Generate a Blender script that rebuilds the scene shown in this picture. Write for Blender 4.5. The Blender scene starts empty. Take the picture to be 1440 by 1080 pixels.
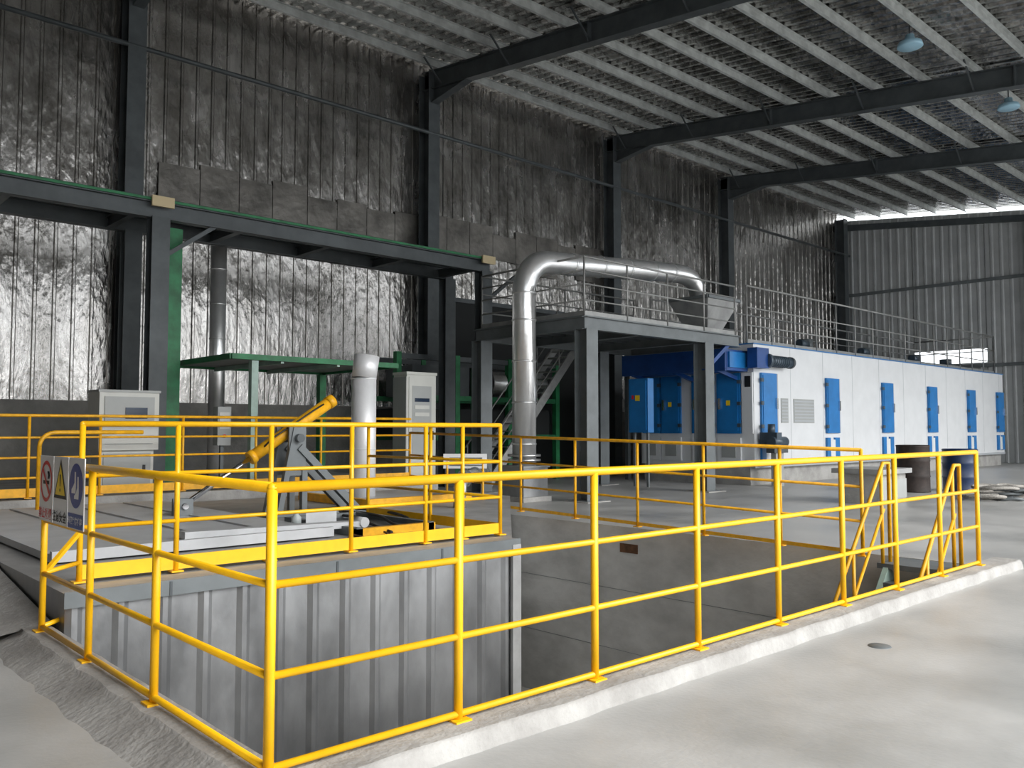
import bpy, bmesh, math, random
from mathutils import Vector, Matrix
random.seed(7)
scene=bpy.context.scene
try:
    scene.view_settings.view_transform='Standard'
    scene.view_settings.look='None'
except Exception: pass

# ---------------------------------------------------------------- materials
def mat(name,col,rough=.5,metal=0.,var=0.,scale=3.,bump=0.,bscale=20.,stretch=None,col2=None,detail=6.,rvar=0.,bd=.05,lo=.35,hi=.65,b2=None):
    m=bpy.data.materials.new(name); m.use_nodes=True
    nt=m.node_tree; b=nt.nodes['Principled BSDF']
    b.inputs['Base Color'].default_value=(*col,1); b.inputs['Roughness'].default_value=rough
    b.inputs['Metallic'].default_value=metal
    if var or bump or col2 or rvar:
        tc=nt.nodes.new('ShaderNodeTexCoord'); mp=nt.nodes.new('ShaderNodeMapping')
        nt.links.new(tc.outputs['Object'],mp.inputs['Vector'])
        if stretch: mp.inputs['Scale'].default_value=stretch
    if var or col2:
        n=nt.nodes.new('ShaderNodeTexNoise'); n.inputs['Scale'].default_value=scale; n.inputs['Detail'].default_value=detail
        n.inputs['Roughness'].default_value=.6
        nt.links.new(mp.outputs[0],n.inputs['Vector'])
        r=nt.nodes.new('ShaderNodeValToRGB')
        r.color_ramp.elements[0].position=lo; r.color_ramp.elements[1].position=hi
        c2=col2 if col2 else tuple(min(1,c*(1+var)) for c in col)
        c1=col if col2 else tuple(c*(1-var) for c in col)
        r.color_ramp.elements[0].color=(*c1,1); r.color_ramp.elements[1].color=(*c2,1)
        nt.links.new(n.outputs['Fac'],r.inputs['Fac']); nt.links.new(r.outputs['Color'],b.inputs['Base Color'])
        if rvar:
            mr=nt.nodes.new('ShaderNodeMapRange'); mr.inputs['To Min'].default_value=max(.02,rough-rvar); mr.inputs['To Max'].default_value=rough+rvar
            mr.inputs['From Min'].default_value=.3; mr.inputs['From Max'].default_value=.7
            nt.links.new(n.outputs['Fac'],mr.inputs['Value']); nt.links.new(mr.outputs[0],b.inputs['Roughness'])
    if bump:
        n2=nt.nodes.new('ShaderNodeTexNoise'); n2.inputs['Scale'].default_value=bscale; n2.inputs['Detail'].default_value=5
        nt.links.new(mp.outputs[0],n2.inputs['Vector'])
        bp=nt.nodes.new('ShaderNodeBump'); bp.inputs['Strength'].default_value=bump; bp.inputs['Distance'].default_value=bd
        nt.links.new(n2.outputs['Fac'],bp.inputs['Height'])
        if b2:
            vo=nt.nodes.new('ShaderNodeTexVoronoi'); vo.inputs['Scale'].default_value=b2[0]; nt.links.new(mp.outputs[0],vo.inputs['Vector'])
            bp2=nt.nodes.new('ShaderNodeBump'); bp2.inputs['Strength'].default_value=b2[1]; bp2.inputs['Distance'].default_value=b2[2]
            nt.links.new(vo.outputs['Distance'],bp2.inputs['Height']); nt.links.new(bp.outputs[0],bp2.inputs['Normal']); bp=bp2
        nt.links.new(bp.outputs[0],b.inputs['Normal'])
    return m
M={}
M['yellow']=mat('yellow_paint',(.93,.50,.008),.35,0,.06,8)
M['yellow2']=mat('yellow_worn',(.85,.42,.01),.45,0,.15,8)
M['floor']=mat('floor_concrete',(.32,.32,.31),.40,0,0,.7,.06,30,None,(.47,.465,.45),10.,.12,lo=.36,hi=.64)
M['curb']=mat('curb_concrete',(.28,.27,.255),.85,0,0,2.2,.25,25,None,(.42,.41,.39))
M['pit']=mat('pit_concrete',(.42,.41,.385),.8,0,0,1.1,.12,12,(1,1,1.6),(.62,.61,.58))
M['dado']=mat('dado_concrete',(.17,.165,.155),.9,0,0,1.3,.3,15,None,(.28,.27,.25))
M['foil']=mat('wall_foil',(.34,.325,.305),.24,.93,0,.8,.42,4.5,(1.8,1,.75),(.60,.58,.56),8.,.07,.07,b2=(3.,.25,.05))
M['rfoil']=mat('roof_foil',(.22,.215,.205),.24,.93,0,1.6,.5,4,(1,1.6,1),(.58,.57,.55),8.,.07,.07)
M['endwall']=mat('endwall_sheet',(.46,.47,.47),.5,.15,.10,1,.2,4)
M['board']=mat('patch_board',(.17,.16,.145),.42,.55,.4,1.1,.3,6)
M['galv']=mat('galvanised',(.24,.245,.25),.40,.75,0,1.4,.14,6,(1,1,.5),(.40,.405,.41),8.,.1)
M['galvtop']=mat('galv_top',(.36,.36,.355),.55,.25,.18,2,.1,10)
M['lid']=mat('lid_grey',(.50,.51,.52),.5,.0,.1,2,.06,10)
M['steel']=mat('steel_grey',(.075,.085,.09),.5,.1,.2,2)
M['steel2']=mat('steel_midgrey',(.15,.165,.17),.5,.1,.15,2)
M['purlin']=mat('purlin_galv',(.50,.52,.51),.45,.15,.2,3)
M['green']=mat('green_paint',(.015,.17,.06),.5,0,.3,3)
M['palegreen']=mat('pale_green',(.36,.48,.42),.5,0,.15,3)
M['alu']=mat('aluminium_cladding',(.84,.84,.84),.3,.8,.06,3,.12,6)
M['aluW']=mat('aluminium_lit',(.85,.85,.86),.4,.25,.05,3,.12,6)  # whiter, less metallic cladding copy so the vent stack looks more strongly lit
M['aluD']=mat('aluminium_duct',(.6,.6,.6),.3,.85,.15,4,.15,10)
M['chrome']=mat('chrome',(.7,.7,.72),.12,1)
M['white']=mat('oven_white',(.70,.71,.72),.4,0,.04,1.5)
M['seam']=mat('oven_seam',(.42,.44,.46),.5)
M['blue']=mat('blue_paint',(.012,.17,.46),.35,0,.12,2)
M['dblue']=mat('dark_blue',(.01,.06,.24),.4,0,.2,2)
M['motor']=mat('motor_greyblue',(.06,.085,.11),.4,.2,.1,4)
M['cab']=mat('cabinet_cream',(.56,.56,.52),.45,0,.05,2)
M['cab2']=mat('cabinet_panel',(.36,.37,.36),.45,0,.05,2)
M['black']=mat('black',(.012,.012,.013),.5)
M['dark']=mat('dark_void',(.02,.022,.022),.8)
M['screen']=mat('screen',(.015,.03,.06),.15)
M['rail']=mat('handrail_grey',(.30,.30,.29),.45,.3,.15,4)
M['signw']=mat('sign_white',(.8,.8,.8),.35)
M['red']=mat('sign_red',(.65,.01,.02),.35)
M['syel']=mat('sign_yellow',(.9,.62,.01),.35)
M['sblue']=mat('sign_blue',(.01,.06,.3),.35)
M['tag']=mat('tag_cream',(.62,.5,.3),.6)
M['rope']=mat('rope',(.34,.32,.29),.9,0,.3,30)
M['rust']=mat('rust',(.12,.055,.025),.85,0,.4,9)
M['drumb']=mat('drum_blue',(.012,.03,.085),.4,0,.15,6)
M['drumr']=mat('drum_rusty',(.03,.02,.016),.7,0,.4,6)
M['lamp']=mat('lamp_shade',(.3,.5,.62),.3)
M['hose']=mat('pale_plastic',(.5,.55,.55),.4)

# ---------------------------------------------------------------- builder
class B:
    def __init__(s,name): s.n=name; s.bm=bmesh.new(); s.ms=[]
    def mi(s,m):
        if m not in s.ms: s.ms.append(m)
        return s.ms.index(m)
    def quad(s,pts,m,smooth=False):
        f=s.bm.faces.new([s.bm.verts.new(p) for p in pts]); f.material_index=s.mi(m); f.smooth=smooth; return f
    def box(s,x0,x1,y0,y1,z0,z1,m):
        c=[(x0,y0,z0),(x1,y0,z0),(x1,y1,z0),(x0,y1,z0),(x0,y0,z1),(x1,y0,z1),(x1,y1,z1),(x0,y1,z1)]
        v=[s.bm.verts.new(p) for p in c]; i=s.mi(m)
        for q in ((3,2,1,0),(4,5,6,7),(0,1,5,4),(1,2,6,5),(2,3,7,6),(3,0,4,7)):
            s.bm.faces.new([v[k] for k in q]).material_index=i
    def prism(s,poly,z0,z1,m,mtop=None):
        a=[s.bm.verts.new((x,y,z0)) for x,y in poly]; b=[s.bm.verts.new((x,y,z1)) for x,y in poly]
        i=s.mi(m); n=len(poly)
        s.bm.faces.new(a[::-1]).material_index=i
        s.bm.faces.new(b).material_index=s.mi(mtop or m)
        for k in range(n): s.bm.faces.new([a[k],a[(k+1)%n],b[(k+1)%n],b[k]]).material_index=i
    def frame(s,p0,p1,up=(0,0,1)):
        d=(Vector(p1)-Vector(p0)).normalized(); u=Vector(up)
        if abs(d.dot(u))>.98: u=Vector((0,1,0)) if abs(d.y)<.9 else Vector((1,0,0))
        side=d.cross(u).normalized(); u=side.cross(d).normalized()
        return d,side,u
    def beam(s,p0,p1,w,h,m,up=(0,0,1),off=(0,0)):
        d,sd,u=s.frame(p0,p1,up); v=[]
        for p in (Vector(p0),Vector(p1)):
            for a,b in ((-1,-1),(1,-1),(1,1),(-1,1)):
                v.append(s.bm.verts.new(p+sd*(a*w/2+off[0])+u*(b*h/2+off[1])))
        i=s.mi(m)
        for q in ((0,1,2,3),(7,6,5,4),(0,4,5,1),(1,5,6,2),(2,6,7,3),(3,7,4,0)):
            s.bm.faces.new([v[k] for k in q]).material_index=i
    def ibeam(s,p0,p1,w,h,m,up=(0,0,1),t=.02):
        s.beam(p0,p1,t,h-2*t,m,up)
        s.beam(p0,p1,w,t,m,up,(0,h/2-t/2)); s.beam(p0,p1,w,t,m,up,(0,-h/2+t/2))
    def channel(s,p0,p1,w,h,m,up=(0,0,1),t=.01):
        s.beam(p0,p1,t,h,m,up,(-w/2,0)); s.beam(p0,p1,w,t,m,up,(0,h/2)); s.beam(p0,p1,w,t,m,up,(0,-h/2))
    def tube(s,pts,r,m,seg=10,closed=False,cap=True):
        pts=[Vector(p) for p in pts]; n=len(pts); rings=[]; i=s.mi(m)
        pu=None
        for k,p in enumerate(pts):
            if closed: d=(pts[(k+1)%n]-pts[k-1]).normalized()
            elif k==0: d=(pts[1]-p).normalized()
            elif k==n-1: d=(p-pts[k-1]).normalized()
            else: d=((pts[k+1]-p).normalized()+(p-pts[k-1]).normalized()).normalized()
            if pu is None:
                pu=Vector((0,0,1)) if abs(d.z)<.9 else Vector((1,0,0))
            pu=(pu-d*pu.dot(d)).normalized(); sd=d.cross(pu)
            rr=r[k] if isinstance(r,(list,tuple)) else r
            rings.append([s.bm.verts.new(p+(pu*math.cos(a)+sd*math.sin(a))*rr) for a in [2*math.pi*j/seg for j in range(seg)]])
        m2=n if closed else n-1
        for k in range(m2):
            a=rings[k];b=rings[(k+1)%n]
            for j in range(seg):
                f=s.bm.faces.new([a[j],a[(j+1)%seg],b[(j+1)%seg],b[j]]); f.material_index=i; f.smooth=True
        if cap and not closed:
            s.bm.faces.new(rings[0][::-1]).material_index=i; s.bm.faces.new(rings[-1]).material_index=i
    def cyl(s,p0,p1,r,m,seg=16,r2=None): s.tube([p0,p1],[r,r if r2 is None else r2],m,seg)
    def lathe(s,c,prof,m,seg=24):
        i=s.mi(m); c=Vector(c)
        rings=[[s.bm.verts.new(c+Vector((r*math.cos(2*math.pi*j/seg),r*math.sin(2*math.pi*j/seg),z))) for j in range(seg)] for r,z in prof]
        for a,b in zip(rings,rings[1:]):
            for j in range(seg):
                f=s.bm.faces.new([a[j],a[(j+1)%seg],b[(j+1)%seg],b[j]]); f.material_index=i; f.smooth=True
    def done(s,parent=None):
        bmesh.ops.recalc_face_normals(s.bm,faces=s.bm.faces)
        me=bpy.data.meshes.new(s.n); s.bm.to_mesh(me); s.bm.free()
        for k in s.ms: me.materials.append(M[k])
        o=bpy.data.objects.new(s.n,me); scene.collection.objects.link(o)
        if parent: o.parent=parent
        return o
def arc(c,r,a0,a1,n,ux,uy):
    c=Vector(c);ux=Vector(ux);uy=Vector(uy)
    return [c+ux*(r*math.cos(math.radians(a0+(a1-a0)*k/n)))+uy*(r*math.sin(math.radians(a0+(a1-a0)*k/n))) for k in range(n+1)]

W=21.2; EX=43.0; X0=-9.0; YF=-3.0
def rz(y): return 12.05-.118*(W-y)     # rafter underside

# ---------------------------------------------------------------- floor + pit
PX0,PX1,PY0,PY1=1.8,10.5,3.45,14.1
b=B('floor')
for (x0,x1,y0,y1) in ((X0,PX0,-40,24),(PX1,EX+20,-40,24),(PX0,PX1,-40,PY0),(PX0,PX1,PY1,24)):
    b.quad([(x0,y0,0),(x1,y0,0),(x1,y1,0),(x0,y1,0)],'floor')
b.done()
b=B('pit_walls')
zb=-3.0
b.quad([(PX0,PY0,zb),(PX1,PY0,zb),(PX1,PY1,zb),(PX0,PY1,zb)],'pit')
b.quad([(PX1,PY0,zb),(PX1,PY1,zb),(PX1,PY1,0),(PX1,PY0,0)],'pit')
b.quad([(PX0,PY0,zb),(PX0,PY1,zb),(PX0,PY1,0),(PX0,PY0,0)],'pit')
b.quad([(PX0,PY0,zb),(PX1,PY0,zb),(PX1,PY0,0),(PX0,PY0,0)],'pit')
b.quad([(PX0,PY1,zb),(PX1,PY1,zb),(PX1,PY1,0),(PX0,PY1,0)],'pit')
b.box(PX1-.02,PX1+.01,8.5,8.85,-.40,-.26,'rust')
for z in (-1.0,-1.95): b.box(PX1-.004,PX1+.01,PY0,PY1,z,z+.006,'steel2')
b.done()
def kerb(name,p0,p1,side,w,h,slope=.015,jit=.012):
    bb=B(name); p0=Vector(p0);p1=Vector(p1);side=Vector(side); n=int((p1-p0).length/.15); i=bb.mi('curb'); prev=None
    for k in range(n+1):
        p=p0.lerp(p1,k/n); j=random.uniform(-jit,jit); j2=random.uniform(-.003,.003)
        ring=[bb.bm.verts.new(q) for q in (p,p+Vector((0,0,h+j2)),p+side*(w-.02+j)+Vector((0,0,h+j2-.004)),p+side*(w+j)+Vector((0,0,h-.025)),p+side*(w+slope+j))]
        if prev:
            for a in range(4):
                f=bb.bm.faces.new([prev[a],prev[a+1],ring[a+1],ring[a]]); f.material_index=i; f.smooth=(a>1)
        else: bb.bm.faces.new(ring).material_index=i
        prev=ring
    bb.bm.faces.new(prev).material_index=i
    bb.done()
kerb('pit_kerb',(PX0-.0,PY0,0),(PX1+.12,PY0,0),(0,-1,0),.27,.1)
kerb('pit_kerb',(PX0,PY0-.27,0),(PX0,7.05,0),(-1,0,0),.2,.1,.2,.02)

# ---------------------------------------------------------------- railings
def railing(name,pts,heights,postpts,ht,bz,toe=None,rp=.023,rt=.024,rm=.018,m='yellow',dz=None):
    b=B(name)
    up=Vector((0,0,1))
    for a,c in zip(pts,pts[1:]):
        a=Vector((*a[:2],a[2] if len(a)>2 else bz)); c=Vector((*c[:2],c[2] if len(c)>2 else bz))
        b.cyl(a+up*ht,c+up*ht,rt,m,10)
        for h in heights: b.cyl(a+up*h,c+up*h,rm,m,8)
        if toe: b.beam(a+up*(toe/2+.015),c+up*(toe/2+.015),.006,toe,m)
    for p in pts:
        z=p[2] if len(p)>2 else bz
        b.lathe((p[0],p[1],z+ht),[(0,-rt),(rt*.8,-rt*.6),(rt*1.05,0),(rt*.8,rt*.6),(0,rt)],m,10)
    for p in postpts:
        z=p[2] if len(p)>2 else bz
        b.cyl((p[0],p[1],z-.01),(p[0],p[1],z+ht),rp,m,10)
        b.box(p[0]-.05,p[0]+.05,p[1]-.05,p[1]+.05,z-.005,z+.008,m)
    return b
RY=3.36; RX=1.71
postsF=[(RX+1.02*i,RY) for i in range(9)]
postsL=[(RX,y) for y in (4.66,5.78,6.85)]
b=railing('pit_guard_railing',[(9.87,RY),(RX,RY),(RX,6.85),(2.05,7.2,.1)],[.03,.41,.79],postsF+postsL,1.2,.1)
b.beam((RX,6.85,.50),(2.05,7.2,.75),.03,.03,'yellow')
b.done()
b=railing('pit_back_railing',[(10.25,4.8,0.0),(10.25,14.2,.18)],[.42,.84],[(10.25,y,.0+.018*(y-4.8)) for y in (4.8,5.9,7.1,8.3,9.6,10.9,12.5,14.2)],1.29,.1,.05,m='yellow2')
b.done()
bp_=[(x,7.2) for x in (2.05,2.8,3.65,4.5,5.4,5.9,6.45)]
b=railing('hopper_railing',[(2.05,7.2),(6.45,7.2),(6.45,9.9)],[.42,.82],bp_+[(6.45,8.5),(6.45,9.9)],1.23,.36,.115)
b.done()
b=railing('hopper_rear_railing',[(-3.5,14.2),(10.25,14.2)],[.3,.6,.9],[(x,14.2) for x in (-3.3,-2,-.6,.8,2.2,3.3,4.3,5.6,6.9,8.2,9.4)],1.23,.52,.13,m='yellow2')
b.tube([(3.2,13.2,.36),(3.2,13.2,1.3)]+arc((3.4,13.2,1.3),.2,180,90,5,(1,0,0),(0,0,1))+[(4.6,13.2,1.5)],.03,'yellow2')
b.done()

# ---------------------------------------------------------------- hopper/bin
HX=6.32
b=B('steel_clad_hopper')
b.prism([(1.86,6.86),(HX,6.86),(10.45,11.4),(10.45,14.05),(1.86,14.05)],-1.38,.34,'galv','galvtop')
x=1.86;y0=6.86;prof=[]
while x<HX:
    prof+= [(x,y0-.005),(x+.04,y0-.035),(x+.08,y0-.035),(x+.12,y0-.005)]
    x+=.33
prof=[p for p in prof if p[0]<HX+.01]+[(HX+.01,y0-.005)]
i=b.mi('galv'); pv=None
for px_,py_ in prof:
    v=(b.bm.verts.new((px_,py_,-1.4)),b.bm.verts.new((px_,py_,.26)))
    if pv: b.bm.faces.new([pv[0],v[0],v[1],pv[1]]).material_index=i
    pv=v
b.beam((1.84,6.80,.30),(HX+.07,6.80,.30),.006,.12,'steel2')
b.box(1.84,HX+.07,6.80,7.12,.345,.352,'galvtop')
b.box(HX-.05,HX+.07,6.79,6.83,-1.4,.3,'galvtop')
for x in (2.6,4.1,5.3): b.box(x,x+.02,6.79,6.8,.24,.35,'steel')
b.done()
b=B('concrete_plinth')
b.box(-5,10.9,14.1,W-.15,0,.5,'curb')
i=b.mi('curb'); pv=None
for k in range(24):
    y=7.1+7.0*k/23; j=random.uniform(-.05,.05); h=min(.31,.1+.35*k/10)
    v=[b.bm.verts.new(q) for q in ((1.2+j,y,0.002),(1.45+j*.5,y,h*.45),(1.84,y,h))]
    if pv:
        for a in (0,1): 
            f=b.bm.faces.new([pv[a],v[a],v[a+1],pv[a+1]]); f.material_index=i; f.smooth=True
    pv=v
b.done()
b=B('hopper_lid')
b.box(2.15,5.0,8.35,13.6,.36,.43,'lid')
b.box(2.15,5.0,8.35,8.42,.43,.46,'lid')
for x in (2.9,3.7,4.4): b.box(x,x+.03,8.5,13.4,.43,.45,'lid')
b.beam((3.4,8.6,.48),(5.5,8.6,.44),.16,.07,'lid')
b.cyl((5.5,8.5,.46),(5.5,8.7,.46),.06,'lid')
b.prism([(4.9,8.8),(5.3,8.8),(5.1,8.9)],.43,.6,'lid')
b.done()
b=B('hydraulic_cylinder')
a=Vector((4.34,11,.55)); c=Vector((6.52,11,1.96))
d=(c-a)
b.cyl(a,a+d*.5,.035,'chrome',16)
b.cyl(a+d*.43,c,.085,'yellow2',20); b.cyl(a+d*.42,a+d*.45,.095,'yellow2',20); b.cyl(a+d*.97,c+d*.01,.095,'yellow2',20)
b.box(4.25,4.45,10.9,10.94,.43,.65,'steel2'); b.box(4.25,4.45,11.06,11.1,.43,.65,'steel2'); b.cyl((4.34,10.86,.56),(4.34,11.14,.56),.04,'chrome')
b.tube([a+d*.5+Vector((0,-.08,.05)),a+d*.55+Vector((0,-.12,.1)),a+d*.85+Vector((0,-.11,.08)),a+d*.92+Vector((0,-.08,.06))],.012,'black',8)
b.done()
b=B('cylinder_support_bracket')
for y in (10.82,11.18):
    b.prism([(5.74,y-.02),(6.0,y-.02),(6.0,y+.02),(5.74,y+.02)],.9,1.62,'steel2')
    b.beam((5.85,y,1.6),(5.6,y,.36),.08,.08,'steel2')
    b.beam((5.9,y,1.3),(6.85,y,.38),.1,.1,'steel2')
    b.beam((5.98,y,1.0),(5.98,y,.36),.08,.08,'steel2')
b.cyl((5.87,10.7,1.42),(5.87,11.3,1.42),.06,'steel')
b.box(5.4,7.0,10.7,11.3,.345,.38,'steel2')
b.done()
b=B('hatch_frame')
b.box(5.2,6.3,8.2,8.28,.345,.43,'yellow2'); b.box(5.2,5.28,8.2,9.8,.345,.44,'steel2'); b.box(6.2,6.28,8.2,9.8,.345,.44,'steel2'); b.box(5.2,6.3,9.8,9.88,.345,.44,'steel2')
b.box(5.28,6.2,8.28,9.8,.345,.38,'steel')
b.done()
b=B('hatch_frame')
b.box(7.3,9.3,11.2,13.2,.345,.42,'lid'); b.box(7.3,9.3,11.1,11.2,.345,.47,'yellow2'); b.box(7.2,7.3,11.1,13.2,.345,.47,'yellow2')
b.done()
b=B('hydraulic_hose')
for k in range(3):
    b.tube([(5.6+.3*k+.5*t,8.1+.12*k+2.2*t+.12*math.sin(7*t+k),.375+.008*k+.06*math.sin(3.1*t)) for t in [j/14 for j in range(15)]],.018,'black',8)
b.done()
b=B('plastic_bottle'); b.lathe((5.05,9.3,.352),[(0,0),(.06,0),(.06,.14),(.03,.17),(.02,.2),(0,.2)],'hose',14); b.done()
b=B('cable'); pts=[(4.9+.9*k/14+.1*math.sin(k),7.9+.25*math.sin(k*.9),.36+.02) for k in range(15)]; b.tube(pts,.012,'rust',6); b.done()
b=B('elbow_pipe')
b.tube([(8.3,10.2,.34),(8.3,10.2,.55)]+arc((8.5,10.35,.55),.22,180,90,6,(.8,.6,0),(0,0,1))+[(9.9,11.5,.78)],.1,'aluD',16)
for t in (0,.5,1.): 
    p=Vector((8.6,10.45,.78)).lerp(Vector((9.9,11.5,.78)),t); q=p+Vector((.03,.024,0)); b.cyl(p,q,.13,'steel2',16)
b.done()
b=B('notice_board')
b.beam((9.0,11.5,1.0),(9.55,11.0,1.0),.01,.25,'signw'); b.beam((9.05,11.46,.34),(9.05,11.46,1.0),.03,.03,'yellow2'); b.beam((9.5,11.05,.34),(9.5,11.05,1.0),.03,.03,'yellow2')
for k in range(3):
    b.beam((9.07,11.42,.93+.06*k),(9.48,11.04,.93+.06*k),.004,.02,'steel2')
b.done()
# ---------------------------------------------------------------- stairs into pit
b=B('pit_stair')
for y in (3.6,4.35): b.beam((9.95,y,-.08),(7.5,y,-2.85),.06,.2,'palegreen')
for k in range(10):
    t=(k+.5)/10.5; x=9.95-2.45*t; z=-.08-2.77*t
    b.box(x-.13,x+.13,3.63,4.32,z-.02,z+.02,'steel2')
b.box(9.85,10.45,3.5,4.45,-.06,-.0,'steel2')
for y in (3.6,4.38):
    b.tube([(10.05,y,.0),(10.05,y,1.15),(9.9,y,1.15),(7.6,y,-1.55)],.022,'yellow2')
    b.cyl((9.9,y,.62),(7.6,y,-2.1),.018,'yellow2')
    for t in (.0,.33,.66,1): 
        x=9.85-2.2*t; z=1.1-2.6*t; b.cyl((x,y,z),(x,y,z-1.1),.02,'yellow2')
b.done()

# ---------------------------------------------------------------- walls
def corr(bb,p0,p1,zf0,zf1,nrm,m,pitch=.3,amp=.035,prof=((0,0),(.76,0),(.82,1),(.94,1))):
    p0=Vector(p0);p1=Vector(p1);L=(p1-p0).length;d=(p1-p0)/L;n=Vector(nrm);s=0;pv=None;i=bb.mi(m)
    offs=[]
    while s<L:
        offs+=[(s+pitch*q,amp*a) for q,a in prof]; s+=pitch
    offs.append((L,0))
    for s,a in offs:
        p=p0+d*min(s,L)+n*a
        v=(bb.bm.verts.new((p.x,p.y,zf0(p))),bb.bm.verts.new((p.x,p.y,zf1(p))))
        if pv: bb.bm.faces.new([pv[0],v[0],v[1],pv[1]]).material_index=i
        pv=v
b=B('wall_back')
top=rz(W)+.88
corr(b,(X0,W,0),(EX,W,0),lambda p:2.2,lambda p:top,(0,-1,0),'foil',.40,.028)
b.box(X0,EX,W-.1,W+.15,0,2.2,'dado')
b.box(X0,EX,W+.1,W+.15,2.2,top,'foil')
b.done()
b=B('wall_patch_boards')
x=7.6
while x<24.0:
    w=random.choice((.95,1.0,1.05)); t=random.choice((8.15,8.3,8.3,8.05)); bo=random.choice((6.9,7.0,7.2))
    if x<10.5: bo=6.3
    if 13<x<16: bo=6.4
    b.box(x,x+w-.02,W-.07,W-.05,bo,t,'board'); x+=w
b.done()
b=B('wall_right')
def ztop(p): return rz(p.y)+.5
oy0,oy1,oz0,oz1=14.0,17.3,4.65,5.3
WP=((0,0),(.55,0),(.68,1),(.87,1))
corr(b,(EX,YF,0),(EX,oy0,0),lambda p:0,ztop,(-1,0,0),'endwall',.4,.03,WP)
corr(b,(EX,oy1,0),(EX,W,0),lambda p:0,ztop,(-1,0,0),'endwall',.4,.03,WP)
corr(b,(EX,oy0,0),(EX,oy1,0),lambda p:0,lambda p:oz0,(-1,0,0),'endwall',.4,.03,WP)
corr(b,(EX,oy0,0),(EX,oy1,0),lambda p:oz1,ztop,(-1,0,0),'endwall',.4,.03,WP)
for z in (4.5,8.5): b.channel((EX-.1,YF,z),(EX-.1,W,z),.07,.14,'steel2')
for y in (12.0,3.5): b.ibeam((EX-.3,y,0),(EX-.3,y,rz(y)),.3,.35,'steel2',(1,0,0))
b.beam((EX-.15,YF,rz(YF)+.1),(EX-.15,W,rz(W)+.1),.12,.3,'steel')
b.done()
b=B('left_shade_wall')  # unseen side wall, added to keep light off the left foreground
corr(b,(X0,YF,0),(X0,W,0),lambda p:0,lambda p:rz(p.y)+.8,(1,0,0),'foil',.38,.02); b.done()
b=B('front_shade_wall')  # unseen wall behind the camera, length chosen to darken the left floor
corr(b,(X0,YF,0),(-1.0,YF,0),lambda p:0,lambda p:rz(p.y)+.8,(0,1,0),'foil',.38,.02); b.done()

# ---------------------------------------------------------------- roof
b=B('roof')
s=X0;i=b.mi('rfoil');pv=None;pitch=.34
while s<EX+.6:
    for o,a in ((0,0),(.5,0),(.62,-.05),(.88,-.05)):
        x=s+o*pitch
        v=(b.bm.verts.new((x,YF-.5,rz(YF-.5)+.88+a)),b.bm.verts.new((x,W+.3,rz(W+.3)+.88+a)))
        if pv: b.bm.faces.new([pv[0],v[0],v[1],pv[1]]).material_index=i
        pv=v
    s+=pitch
b.done()
b=B('roof_purlins')
y=YF+.2
while y<W-.1:
    z=rz(y)+.70
    b.channel((X0,y,z),(EX,y,z),.08,.24,'purlin',t=.012)
    y+=1.35
b.done()
COLX=[-2.0,6.8,15.6,24.2,31.8,42.5]
for cx in COLX:
    b=B('steel_portal_frame')
    zt=rz(W-.5)
    zb0=.5 if -5<cx<10.9 else 0
    b.ibeam((cx,W-.5,zb0),(cx,W-.5,zt+.5),.42,.5,'steel',(0,1,0),.025)
    if cx<40:
        p0=(cx,W-.25,rz(W-.25)+.28); p1=(cx,YF,rz(YF)+.28)
        b.ibeam(p0,p1,.28,.56,'steel',(0,0,1),.025)
        hv=[(cx,W-.75,zt-.45),(cx,W-.75,zt+.1),(cx,W-2.4,rz(W-2.4)+.02)]
        for dx in (-.012,.012): b.quad([(h[0]+dx,h[1],h[2]) for h in hv],'steel')
        b.beam((cx,W-.75,zt-.45),(cx,W-2.4,rz(W-2.4)),.26,.025,'steel')
        for y in range(-1,21,3):
            for sg in (-1,1):
                b.beam((cx+.05*sg,y,rz(y)+.05),(cx+.75*sg,y,rz(y)+.72),.04,.04,'steel')
        for y in (7.0,14.0):
            b.beam((cx,y,rz(y)),(cx,y,rz(y)+.56),.3,.04,'steel',(0,1,0))
    if cx<-1: b.ibeam((cx,YF+.3,0),(cx,YF+.3,rz(YF)+.4),.3,.4,'steel',(0,1,0),.025)
    b.done()
b=B('eave_strut')
b.cyl((X0,W-.7,10.6),(EX,W-.7,10.6),.06,'steel',10)
b.done()
for (x,y) in ((20.3,8.1),(26.2,7.8),(14.5,8.1),(32.5,7.8)):
    b=B('high_bay_lamp'); z=rz(y)+.1
    b.cyl((x,y,z+.2),(x,y,rz(y)+.62),.02,'steel',8)
    b.lathe((x,y,z),[(0,.3),(.1,.28),(.12,.16),(.26,.1),(.29,0),(.26,-.02),(0,-.02)],'lamp',24)
    b.done()

# ---------------------------------------------------------------- pipe rack
b=B('pipe_rack')
z=5.9
b.ibeam((-6,16.5,z-.16),(14.4,16.5,z-.16),.2,.32,'steel',(0,0,1),.02)
b.ibeam((-6,18.0,z-.16),(14.4,18.0,z-.16),.2,.32,'steel',(0,0,1),.02)
b.box(-6,14.5,16.36,16.39,z-.0,z+.05,'green'); b.box(-6,14.5,18.1,18.13,z-.02,z+.05,'green')
x=-5
while x<14.4:
    b.ibeam((x,16.5,z-.2),(x,18.0,z-.2),.14,.22,'steel',(0,0,1),.015); x+=2.1
for y in (16.75,17.1,17.6): b.cyl((-6,y,z+.1),(14.4,y,z+.1),.06+.03*(y==17.1),'green' if y==17.1 else 'steel',12)
for x in (-2.2,5.95,14.2):
    for y in (16.5,18.0):
        b.ibeam((x,y,0 if x>11 else .5),(x,y,z-.3),.34,.3,'steel',(0,1,0),.02)
    b.beam((x+.15,16.5,4.9),(x+1.1,16.5,5.6),.08,.08,'steel')
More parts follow.
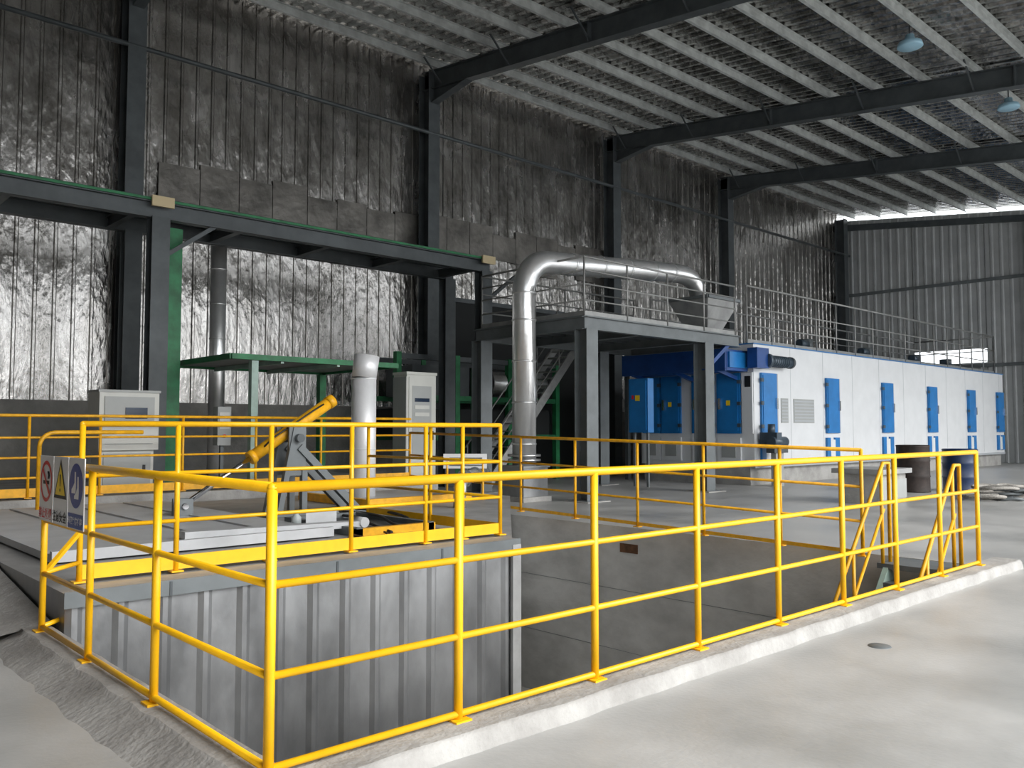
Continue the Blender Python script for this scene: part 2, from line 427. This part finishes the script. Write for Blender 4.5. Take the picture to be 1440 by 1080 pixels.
for x in (5.95,14.2): b.box(x-.2,x+.22,16.28,16.34,5.78,5.98,'tag')
b.box(6.25,6.5,16.7,16.9,.5,5.5,'green')
b.done()

b=B('green_canopy')
cx0,cx1,cy0,cy1=6.6,10.2,14.6,17.6
b.box(cx0,cx1,cy0,cy1,2.86,2.9,'galvtop')
for (p,q) in (((cx0,cy0),(cx1,cy0)),((cx0,cy1),(cx1,cy1)),((cx0,cy0),(cx0,cy1)),((cx1,cy0),(cx1,cy1))):
    b.beam((p[0],p[1],2.86),(q[0],q[1],2.86),.07,.1,'green')
for x in (7.6,8.8): b.beam((x,cy0,2.81),(x,cy1,2.81),.06,.08,'palegreen')
b.beam((7.05,cy0+.05,.5),(7.05,cy0+.05,2.8),.13,.13,'palegreen')
for p in ((6.7,17.5),(10.1,17.5),(10.1,15.6)): b.beam((p[0],p[1],.5),(p[0],p[1],2.8),.16,.16,'green')
b.done()
b=B('vertical_vent_pipe')
b.cyl((8.2,18.9,.5),(8.2,18.9,5.75),.18,'alu',20)
for z in (3.6,4.4,5.2): b.cyl((8.2,18.9,z),(8.2,18.9,z+.03),.19,'alu',20)
b.done()
b=B('insulated_vent_stack')
b.cyl((7.85,12.2,.34),(7.85,12.2,2.4),.205,'aluW',24)
b.cyl((7.85,12.2,2.4),(7.90,12.2,2.78),.205,'aluW',24,.215)
for z in (1.2,2.38): b.cyl((7.85,12.2,z),(7.85,12.2,z+.02),.21,'aluW',24)
b.done()

b=B('control_cabinet')
ox=-.3
b.box(4.75+ox,5.6+ox,14.7,15.15,.5,1.2,'cab'); b.box(4.7+ox,5.65+ox,14.62,15.2,1.2,2.15,'cab'); b.box(4.68+ox,5.67+ox,14.6,15.22,2.15,2.19,'cab2')
b.box(4.78+ox,5.57+ox,14.6,14.62,1.62,2.08,'cab2'); b.box(5.1+ox,5.45+ox,14.585,14.6,1.72,1.9,'screen')
for k in range(5): b.cyl((4.9+ox+.13*k,14.62,1.62),(4.9+ox+.13*k,14.58,1.62),.02,'black' if k%2 else 'red',10)
for z in (1.3,1.42): b.box(4.8+ox,5.55+ox,14.6,14.62,z,z+.01,'cab2')
b.box(4.8+ox,5.55+ox,14.68,14.7,.55,1.15,'cab2'); b.box(5.42+ox,5.46+ox,14.66,14.68,.8,.95,'black')
b.done()
b=B('switch_box')
b.box(6.5,6.75,14.9,15.1,1.25,1.95,'cab2'); b.box(6.53,6.72,14.89,14.9,1.55,1.85,'cab'); b.cyl((6.62,14.89,1.42),(6.62,14.86,1.42),.03,'red',10)
b.beam((6.62,15.0,.5),(6.62,15.0,1.25),.06,.06,'steel2')
b.done()
b=B('electrical_cabinet')
x0,x1=10.95,11.75; y0=15.3
b.box(x0,x1,y0,y0+.5,0.5,2.75,'cab'); b.box(x0-.02,x1+.02,y0-.02,y0+.52,2.75,2.81,'cab')
b.box(x0,x1,y0,y0+.5,0,.5,'steel')
b.box(x0+.05,x1-.05,y0-.015,y0,.55,2.7,'cab'); b.box(x0+.14,x1-.14,y0-.022,y0-.015,.9,2.5,'cab2')
for k in range(3): b.box(x0+.2,x1-.2,y0-.03,y0-.02,2.15-.16*k,2.23-.16*k,'screen' if k==0 else 'cab')
b.box(x1-.12,x1-.09,y0-.04,y0-.015,1.3,1.5,'black')
b.box(x0-.02,x0,y0,y0+.5,.52,2.7,'cab2')
b.done()

# ---------------------------------------------------------------- steel platform
b=B('steel_platform')
px0,px1,py0,py1=13.45,19.4,12.3,15.9; pz=4.0
b.box(px0,px1,py0,py1,pz-.03,pz,'steel2')
for (p,q) in (((px0,py0),(px1,py0)),((px0,py1),(px1,py1))): b.ibeam((p[0],p[1],pz-.17),(q[0],q[1],pz-.17),.16,.28,'steel2',(0,0,1),.015)
for x in (px0,15.4,17.8,px1): b.ibeam((x,py0,pz-.17),(x,py1,pz-.17),.16,.28,'steel2',(0,0,1),.015)
for k in range(8): b.beam((px0,py0+.45*k+.2,pz-.09),(px1,py0+.45*k+.2,pz-.09),.05,.1,'steel')
for x in (px0+.1,17.9):
    for y in (py0+.05,py1-.1):
        b.ibeam((x,y,0),(x,y,pz-.3),.36,.36,'steel2',(0,1,0),.02)
        b.box(x-.28,x+.28,y-.28,y+.28,0,.03,'steel2')
        b.box(x-.36,x+.36,y-.36,y+.36,0,.02,'curb')
b.beam((17.9,py0+.05,3.0),(19.0,py0+.05,3.75),.1,.1,'dblue')
b.done()
b=railing('platform_railing',[(px0+.1,py1-.1),(px0+.1,py0+.1),(px1,py0+.1)],[.35,.7,1.0],[(px0+.1,py1-.1),(px0+.1,14.1),(px0+.1,py0+.1),(15.0,py0+.1),(16.5,py0+.1),(18.,py0+.1),(px1,py0+.1)],1.3,pz,.1,m='rail')
b.done()
b=railing('platform_railing',[(px0+.1,py1-.1),(px1,py1-.1)],[.4,.85],[(x,py1-.1) for x in (15.,16.5,18.,px1)],1.3,pz,.1,m='rail')
b.done()
b=B('steel_stair')
for y in (16.8,17.7): b.beam((14.6,y,.05),(18.2,y,4.1),.05,.24,'rail')
for k in range(19):
    t=(k+.5)/19; b.box(14.6+3.6*t-.13,14.6+3.6*t+.13,16.82,17.68,.1+4.05*t-.015,.1+4.05*t+.015,'rail')
for y in (16.8,17.7):
    b.cyl((14.6,y,1.05),(18.2,y,5.1),.022,'rail'); b.cyl((14.6,y,.55),(18.2,y,4.6),.016,'rail')
    for t in (.02,.25,.5,.75,.98): b.cyl((14.6+3.6*t,y,.05+4.05*t),(14.6+3.6*t,y,1.05+4.05*t),.018,'rail')
b.box(18.1,20.5,16.7,17.8,4.05,4.12,'steel2')
b.beam((20.3,16.8,0),(20.3,16.8,4.05),.12,.12,'steel'); b.beam((20.3,17.7,0),(20.3,17.7,4.05),.12,.12,'steel')
b.done()
b=B('conveyor_machine')
for x in (13.0,15.0,17.0,19.0):
    for y in (18.6,20.2): b.beam((x,y,0),(x,y,3.6),.16,.16,'green')
for z in (1.3,2.4,3.5):
    for y in (18.6,20.2): b.beam((13,y,z),(19,y,z),.12,.14,'green' if z<3 else 'steel')
b.box(13.2,18.8,18.7,20.1,1.35,2.1,'dark'); b.box(13.6,15.6,18.75,20.,2.45,3.3,'steel')
b.cyl((16.4,18.9,2.9),(18.6,18.9,2.9),.35,'aluD',20)
b.done()
b=B('doorway_shade_panel')
b.box(16.5,23.8,W-.2,W-.14,0,5.6,'dark'); b.beam((16.45,W-.2,0),(16.45,W-.2,5.7),.14,.14,'steel'); b.beam((16.4,W-.2,5.65),(23.9,W-.2,5.65),.14,.14,'steel'); b.beam((23.75,W-.2,0),(23.75,W-.2,5.7),.14,.14,'steel')  # solid framed sheet, the darkness of the opening is in its colour
b.done()

# ---------------------------------------------------------------- big duct
b=B('exhaust_duct')
dx,dy=12.75,13.45; R=.26
path=[(dx,dy,.75),(dx,dy,4.55)]+arc((dx+.75,dy,4.55),.75,180,90,8,(1,0,0),(0,0,1))
path+=[(18.0,dy,5.64),(18.6,dy,5.66),(18.95,dy,5.58),(19.2,dy,5.38),(19.3,dy,5.0)]
b.tube(path,[R]*(len(path)-5)+[R*.95,R*.95,R*.92,R*.9,R*.85],'alu',26)
for z in (1.2,2.1,3.0,3.9,4.5): b.cyl((dx,dy,z),(dx,dy,z+.04),R+.012,'alu',26)
for x in (14.2,15.2,16.2,17.2,18.): 
    zz=5.3+.34*(x-13.5)/4.5; b.cyl((x,dy,zz),(x+.04,dy,zz),R+.012,'alu',26)
b.cyl((dx,dy,.95),(dx,dy,1.0),R+.1,'aluD',26); b.cyl((dx,dy,.85),(dx,dy,.9),R+.1,'aluD',26)
b.box(dx-.36,dx+.36,dy-.36,dy+.36,.1,.75,'galv'); b.box(dx-.42,dx+.42,dy-.42,dy+.42,0,.1,'curb')
b.box(dx-.4,dx+.4,dy-.4,dy+.4,.72,.76,'galv')
b.done()
b=B('feed_hopper')
c=(19.6,13.5)
t=[(c[0]-.75,c[1]-.65),(c[0]+.75,c[1]-.65),(c[0]+.75,c[1]+.65),(c[0]-.75,c[1]+.65)]
u=[(c[0]-.35,c[1]-.35),(c[0]+.35,c[1]-.35),(c[0]+.35,c[1]+.35),(c[0]-.35,c[1]+.35)]
for k in range(4):
    b.quad([(*u[k],4.25),(*u[(k+1)%4],4.25),(*t[(k+1)%4],5.05),(*t[k],5.05)],'galvtop')
    b.beam((*t[k],5.05),(*t[(k+1)%4],5.05),.08,.08,'steel2')
b.box(c[0]-.35,c[0]+.35,c[1]-.35,c[1]+.35,4.0,4.25,'steel2')
b.done()

# ---------------------------------------------------------------- dryer / oven
OX0,OX1,OY0,OY1,OZ0,OZ1=20.6,40.4,12.6,16.5,.5,3.88
b=B('belt_dryer')
b.box(OX0,OX1,OY0,OY1,OZ0,OZ1,'white'); b.box(OX0+.02,OX1,OY0+.15,OY1-.1,0,OZ0,'curb')
b.box(OX0-.02,OX1+.02,OY0-.03,OY1,OZ1,OZ1+.03,'blue')
b.box(OX0-.02,OX1,OY0-.03,OY0,OZ0-.02,OZ0+.06,'seam')
x=OX0+1.95
while x<OX1:
    b.box(x,x+.012,OY0-.004,OY0+.01,OZ0+.12,OZ1,'seam'); x+=1.93
def bluedoor(x,w,z0,z1):
    b.box(x-w/2,x+w/2,OY0-.07,OY0,z0,z1,'blue')
    b.box(x-w/2+.05,x+w/2-.05,OY0-.085,OY0-.07,z0+.06,z1-.06,'blue')
    for z in (z0+.2,(z0+z1)/2,z1-.2):
        b.box(x-w/2-.06,x-w/2+.06,OY0-.1,OY0-.06,z-.05,z+.05,'motor')
    b.box(x+w/2-.12,x+w/2-.04,OY0-.13,OY0-.08,(z0+z1)/2-.15,(z0+z1)/2+.15,'chrome')
for x in (21.3,25.0,28.9,32.7,36.6,40.0-.1):
    bluedoor(x,.8,1.42,3.1)
    b.box(x-.36,x+.36,OY0-.06,OY0,.68,1.22,'white'); b.box(x-.42,x-.2,OY0-.065,OY0,.66,1.28,'blue'); b.box(x+.1,x+.38,OY0-.065,OY0,.66,1.28,'blue')
    b.box(x+.44,x+.50,OY0-.04,OY0,1.42,3.1,'seam')
for (x,w) in ((22.2,.4),(23.3,1.2)):
    b.box(x-w/2,x+w/2,OY0-.012,OY0,1.72,2.42,'cab2')
    for k in range(7): b.box(x-w/2+.03,x+w/2-.03,OY0-.02,OY0-.01,1.76+.095*k,1.8+.095*k,'seam')
ex=OX0
for (y0,y1) in ((13.0,13.75),(13.85,14.6),(15.0,15.7),(15.75,16.4)):
    b.box(ex-.07,ex,y0,y1,1.42,3.1,'blue'); b.box(ex-.09,ex-.07,y0+.06,y1-.06,1.5,3.02,'blue'); b.box(ex-.06,ex,y0,y1,.62,1.3,'white')
    b.box(ex-.075,ex-.06,y0+.15,y1-.15,.75,1.15,'cab2')
    for z in (1.65,2.25,2.85): b.box(ex-.12,ex-.06,y0-.04,y0+.06,z-.05,z+.05,'motor')
    b.box(ex-.14,ex-.09,y1-.16,y1-.08,2.1,2.4,'chrome'); b.box(ex-.1,ex-.09,y0+.3,y0+.42,2.2,2.34,'syel')
b.box(ex-.05,ex,12.62,12.95,1.42,3.1,'white'); b.box(ex-.06,ex-.05,12.67,12.85,2.7,3.,'black')
b.done()
b=B('feed_spreader')
b.box(19.5,20.55,12.75,16.3,3.12,3.68,'dblue'); b.box(19.6,20.5,12.7,12.76,3.2,3.62,'blue')
b.box(19.45,19.52,12.75,16.3,3.1,3.7,'dblue')
for y in (13.1,14.5,16.): b.beam((19.55,y,3.15),(20.5,y,2.95),.1,.1,'dblue')
b.box(20.3,20.9,12.3,12.6,3.2,3.75,'dblue')
b.cyl((20.9,12.38,3.42),(22.1,12.38,3.42),.15,'motor',20); b.cyl((20.85,12.38,3.42),(21.0,12.38,3.42),.2,'motor',20)
b.cyl((22.1,12.38,3.42),(22.2,12.38,3.42),.17,'steel',20)
for k in range(8): b.cyl((21.1+.11*k,12.38,3.42),(21.12+.11*k,12.38,3.42),.165,'motor',16)
b.done()
b=B('gear_motor')
b.cyl((20.6,12.1,1.2),(21.3,12.1,1.2),.14,'motor',18); b.box(20.7,20.95,11.98,12.5,1.05,1.45,'motor'); b.cyl((20.8,12.2,1.4),(20.8,12.2,1.68),.1,'motor',16)
b.box(20.6,21.3,12.0,12.25,.9,1.05,'steel'); b.box(20.75,21.15,12.05,12.2,0,.9,'cab2')
b.done()
b=B('blue_electrical_box')
b.box(18.0,18.25,14.2,14.85,1.45,2.9,'blue'); b.box(17.97,18.0,14.25,14.8,1.52,2.84,'blue'); b.box(17.96,17.97,14.45,14.6,2.3,2.45,'syel'); b.box(17.96,17.97,14.65,14.72,2.35,2.45,'red')
b.beam((18.12,14.3,0),(18.12,14.3,1.45),.06,.06,'steel2'); b.beam((18.12,14.75,0),(18.12,14.75,1.45),.06,.06,'steel2')
b.done()
pts=[20.7+1.3*k for k in range(16)]
b=railing('dryer_roof_railing',[(20.7,12.85),(40.2,12.85),(40.2,16.2),(20.7,16.2)],[.5,1.0],[(x,12.85) for x in pts if x<40.3]+[(x,16.2) for x in pts[::2]]+[(40.2,12.85),(40.2,16.2)],1.6,3.93,.1,m='rail',rt=.03,rm=.022,rp=.026)
b.done()
b=B('dryer_roof_fans')
for x in (27.,31.5,36.,39.3):
    b.box(x-.5,x+.5,14.,15.,3.91,4.2,'motor'); b.cyl((x,14.5,4.2),(x,14.5,4.6),.25,'steel2',18); b.cyl((x-.3,14.3,4.4),(x-.8,14.3,4.4),.14,'motor',14)
b.done()

# ---------------------------------------------------------------- right side clutter
def drum(x,y,m,R=.36,H=1.05):
    b=B('steel_drum'); k=H/.9
    prof=[(0,.0),(R,.0),(R+.012,.01),(R,.03)]
    for z in (.3*k,.6*k): prof+=[(R,z-.03),(R+.014,z),(R,z+.03)]
    prof+=[(R,H-.04),(R+.014,H-.02),(R-.01,H),(R-.02,H-.03),(0,H-.03)]
    b.lathe((x,y,0),prof,m,28); b.cyl((x+.15,y,H-.03),(x+.15,y,H-.01),.03,'steel',10); b.done()
drum(22.7,8.1,'drumb',.4); drum(21.6,8.8,'drumr',.38,1.15)
b=B('concrete_block')
b.box(17.3,18.5,7.7,8.6,0,.62,'curb'); b.box(17.2,18.6,7.6,8.7,.62,.72,'galvtop'); b.box(17.3,18.5,7.68,7.7,.1,.5,'cab2')
b.done()
b=B('rope_pile')
for k in range(22):
    cx=20.7+random.uniform(-.7,1.0); cy=6.5+random.uniform(-.5,.5); r=random.uniform(.18,.42); z=.04+.028*(k%9)
    b.tube([(cx+r*math.cos(a)*(1+.12*math.sin(3*a+k)),cy+r*math.sin(a),z+.02*math.sin(2*a)) for a in [2*math.pi*j/24 for j in range(24)]],.034,'rope' if k%3 else 'steel2',6,closed=True)
b.done()
b=B('manhole_cover'); b.lathe((6.1,2.75,0),[(0,.006),(.075,.006),(.08,0)],'steel2',20); b.done()

# ---------------------------------------------------------------- safety sign
sg=bpy.data.objects.new('safety_sign',None); scene.collection.objects.link(sg)
sx=RX-.03
b=B('board'); 
SY=-.12
edges=[(6.98+SY,6.64+SY),(6.63+SY,6.29+SY),(6.28+SY,5.94+SY)]
for (a,c) in edges: b.box(sx-.006,sx,c,a,.90,1.36,'signw')
xf=sx-.008
def disc(cy,cz,r,m,x,n=32,r0=0):
    i=b.mi(m)
    if r0==0:
        f=b.bm.faces.new([b.bm.verts.new((x,cy+r*math.cos(2*math.pi*k/n),cz+r*math.sin(2*math.pi*k/n))) for k in range(n)]); f.material_index=i
    else:
        for k in range(n):
            a0=2*math.pi*k/n;a1=2*math.pi*(k+1)/n
            b.quad([(x,cy+r0*math.cos(a0),cz+r0*math.sin(a0)),(x,cy+r*math.cos(a0),cz+r*math.sin(a0)),(x,cy+r*math.cos(a1),cz+r*math.sin(a1)),(x,cy+r0*math.cos(a1),cz+r0*math.sin(a1))],m)
cy,cz=6.81+SY,1.18
disc(cy,cz,.145,'red',xf,32,.118)
b.quad([(xf-.001,cy+.07,cz-.02),(xf-.001,cy-.08,cz-.02),(xf-.001,cy-.08,cz+.005),(xf-.001,cy+.07,cz+.005)],'black')
for q in (.05,.075): b.tube([(xf-.001,cy-q,cz+.02),(xf-.001,cy-q-.012,cz+.045),(xf-.001,cy-q+.008,cz+.07)],.004,'black',5)
s2=.0135; a=.118*math.sqrt(.5)
b.quad([(xf-.002,cy+a+s2/1.4,cz+a-s2/1.4),(xf-.002,cy+a-s2/1.4,cz+a+s2/1.4),(xf-.002,cy-a-s2/1.4,cz-a+s2/1.4),(xf-.002,cy-a+s2/1.4,cz-a-s2/1.4)],'red')
cy=6.46+SY
def tri(r,m,x,dz=0): b.quad([(x,cy,cz+r+dz),(x,cy+r*.9,cz-r*.62+dz),(x,cy-r*.9,cz-r*.62+dz)],m)
tri(.165,'black',xf,-.0); tri(.128,'syel',xf-.001,-.0)
b.quad([(xf-.002,cy-.013,cz+.06),(xf-.002,cy+.013,cz+.06),(xf-.002,cy+.007,cz-.02),(xf-.002,cy-.007,cz-.02)],'black'); disc(cy,cz-.045,.012,'black',xf-.002,16)
cy=6.11+SY
disc(cy,cz,.145,'sblue',xf)
def poly(pts,m,x): b.quad([(x,cy+p,cz+q) for p,q in pts],m)
poly([(.03,.09),(.0,.09),(-.005,-.0),(.0,-.05),(.09,-.05),(.09,-.025),(.05,-.0),(.03,.02)],'signw',xf-.001)
poly([(-.03,.06),(-.06,.06),(-.07,-.04),(-.065,-.085),(.03,-.085),(.03,-.065),(-.01,-.045),(-.03,-.01)],'signw',xf-.001)
for (a,c),m in zip(edges,('signw','signw','sblue')):
    b.quad([(xf,a-.01,.905),(xf,c+.01,.905),(xf,c+.01,1.0),(xf,a-.01,1.0)],m)
b.done(sg)
for txt,cy,m,sz in (('禁止吸烟',6.81,'red',.08),('注意安全',6.46,'black',.08),('必须穿防护鞋',6.11,'signw',.052)):
    cu=bpy.data.curves.new('caption','FONT'); cu.body=txt; cu.size=sz; cu.align_x='CENTER'; cu.align_y='CENTER'; cu.materials.append(M[m]); cu.offset=.0015
    o=bpy.data.objects.new('caption',cu); scene.collection.objects.link(o); o.location=(xf-.003,cy+SY,.95); o.rotation_euler=(math.pi/2,0,-math.pi/2); o.parent=sg

# ---------------------------------------------------------------- light & camera
w=bpy.data.worlds.new('World'); scene.world=w; w.use_nodes=True
bg=w.node_tree.nodes['Background']; bg.inputs['Color'].default_value=(.93,.97,1,1); bg.inputs['Strength'].default_value=2.7
l=bpy.data.lights.new('Sun','SUN'); l.energy=4.2; l.angle=math.radians(45); l.color=(1,.98,.96)
o=bpy.data.objects.new('Sun',l); scene.collection.objects.link(o)
d=Vector((-.25,.95,-.68)); o.rotation_euler=d.to_track_quat('-Z','Y').to_euler(); o.location=(10,-20,20)
cam=bpy.data.cameras.new('Camera'); cam.lens=29.875; cam.sensor_width=36; cam.clip_end=300
co=bpy.data.objects.new('Camera',cam); scene.collection.objects.link(co); co.location=(0,0,1.55)
co.rotation_euler=(math.radians(93.02),0,math.radians(-42.65)); scene.camera=co
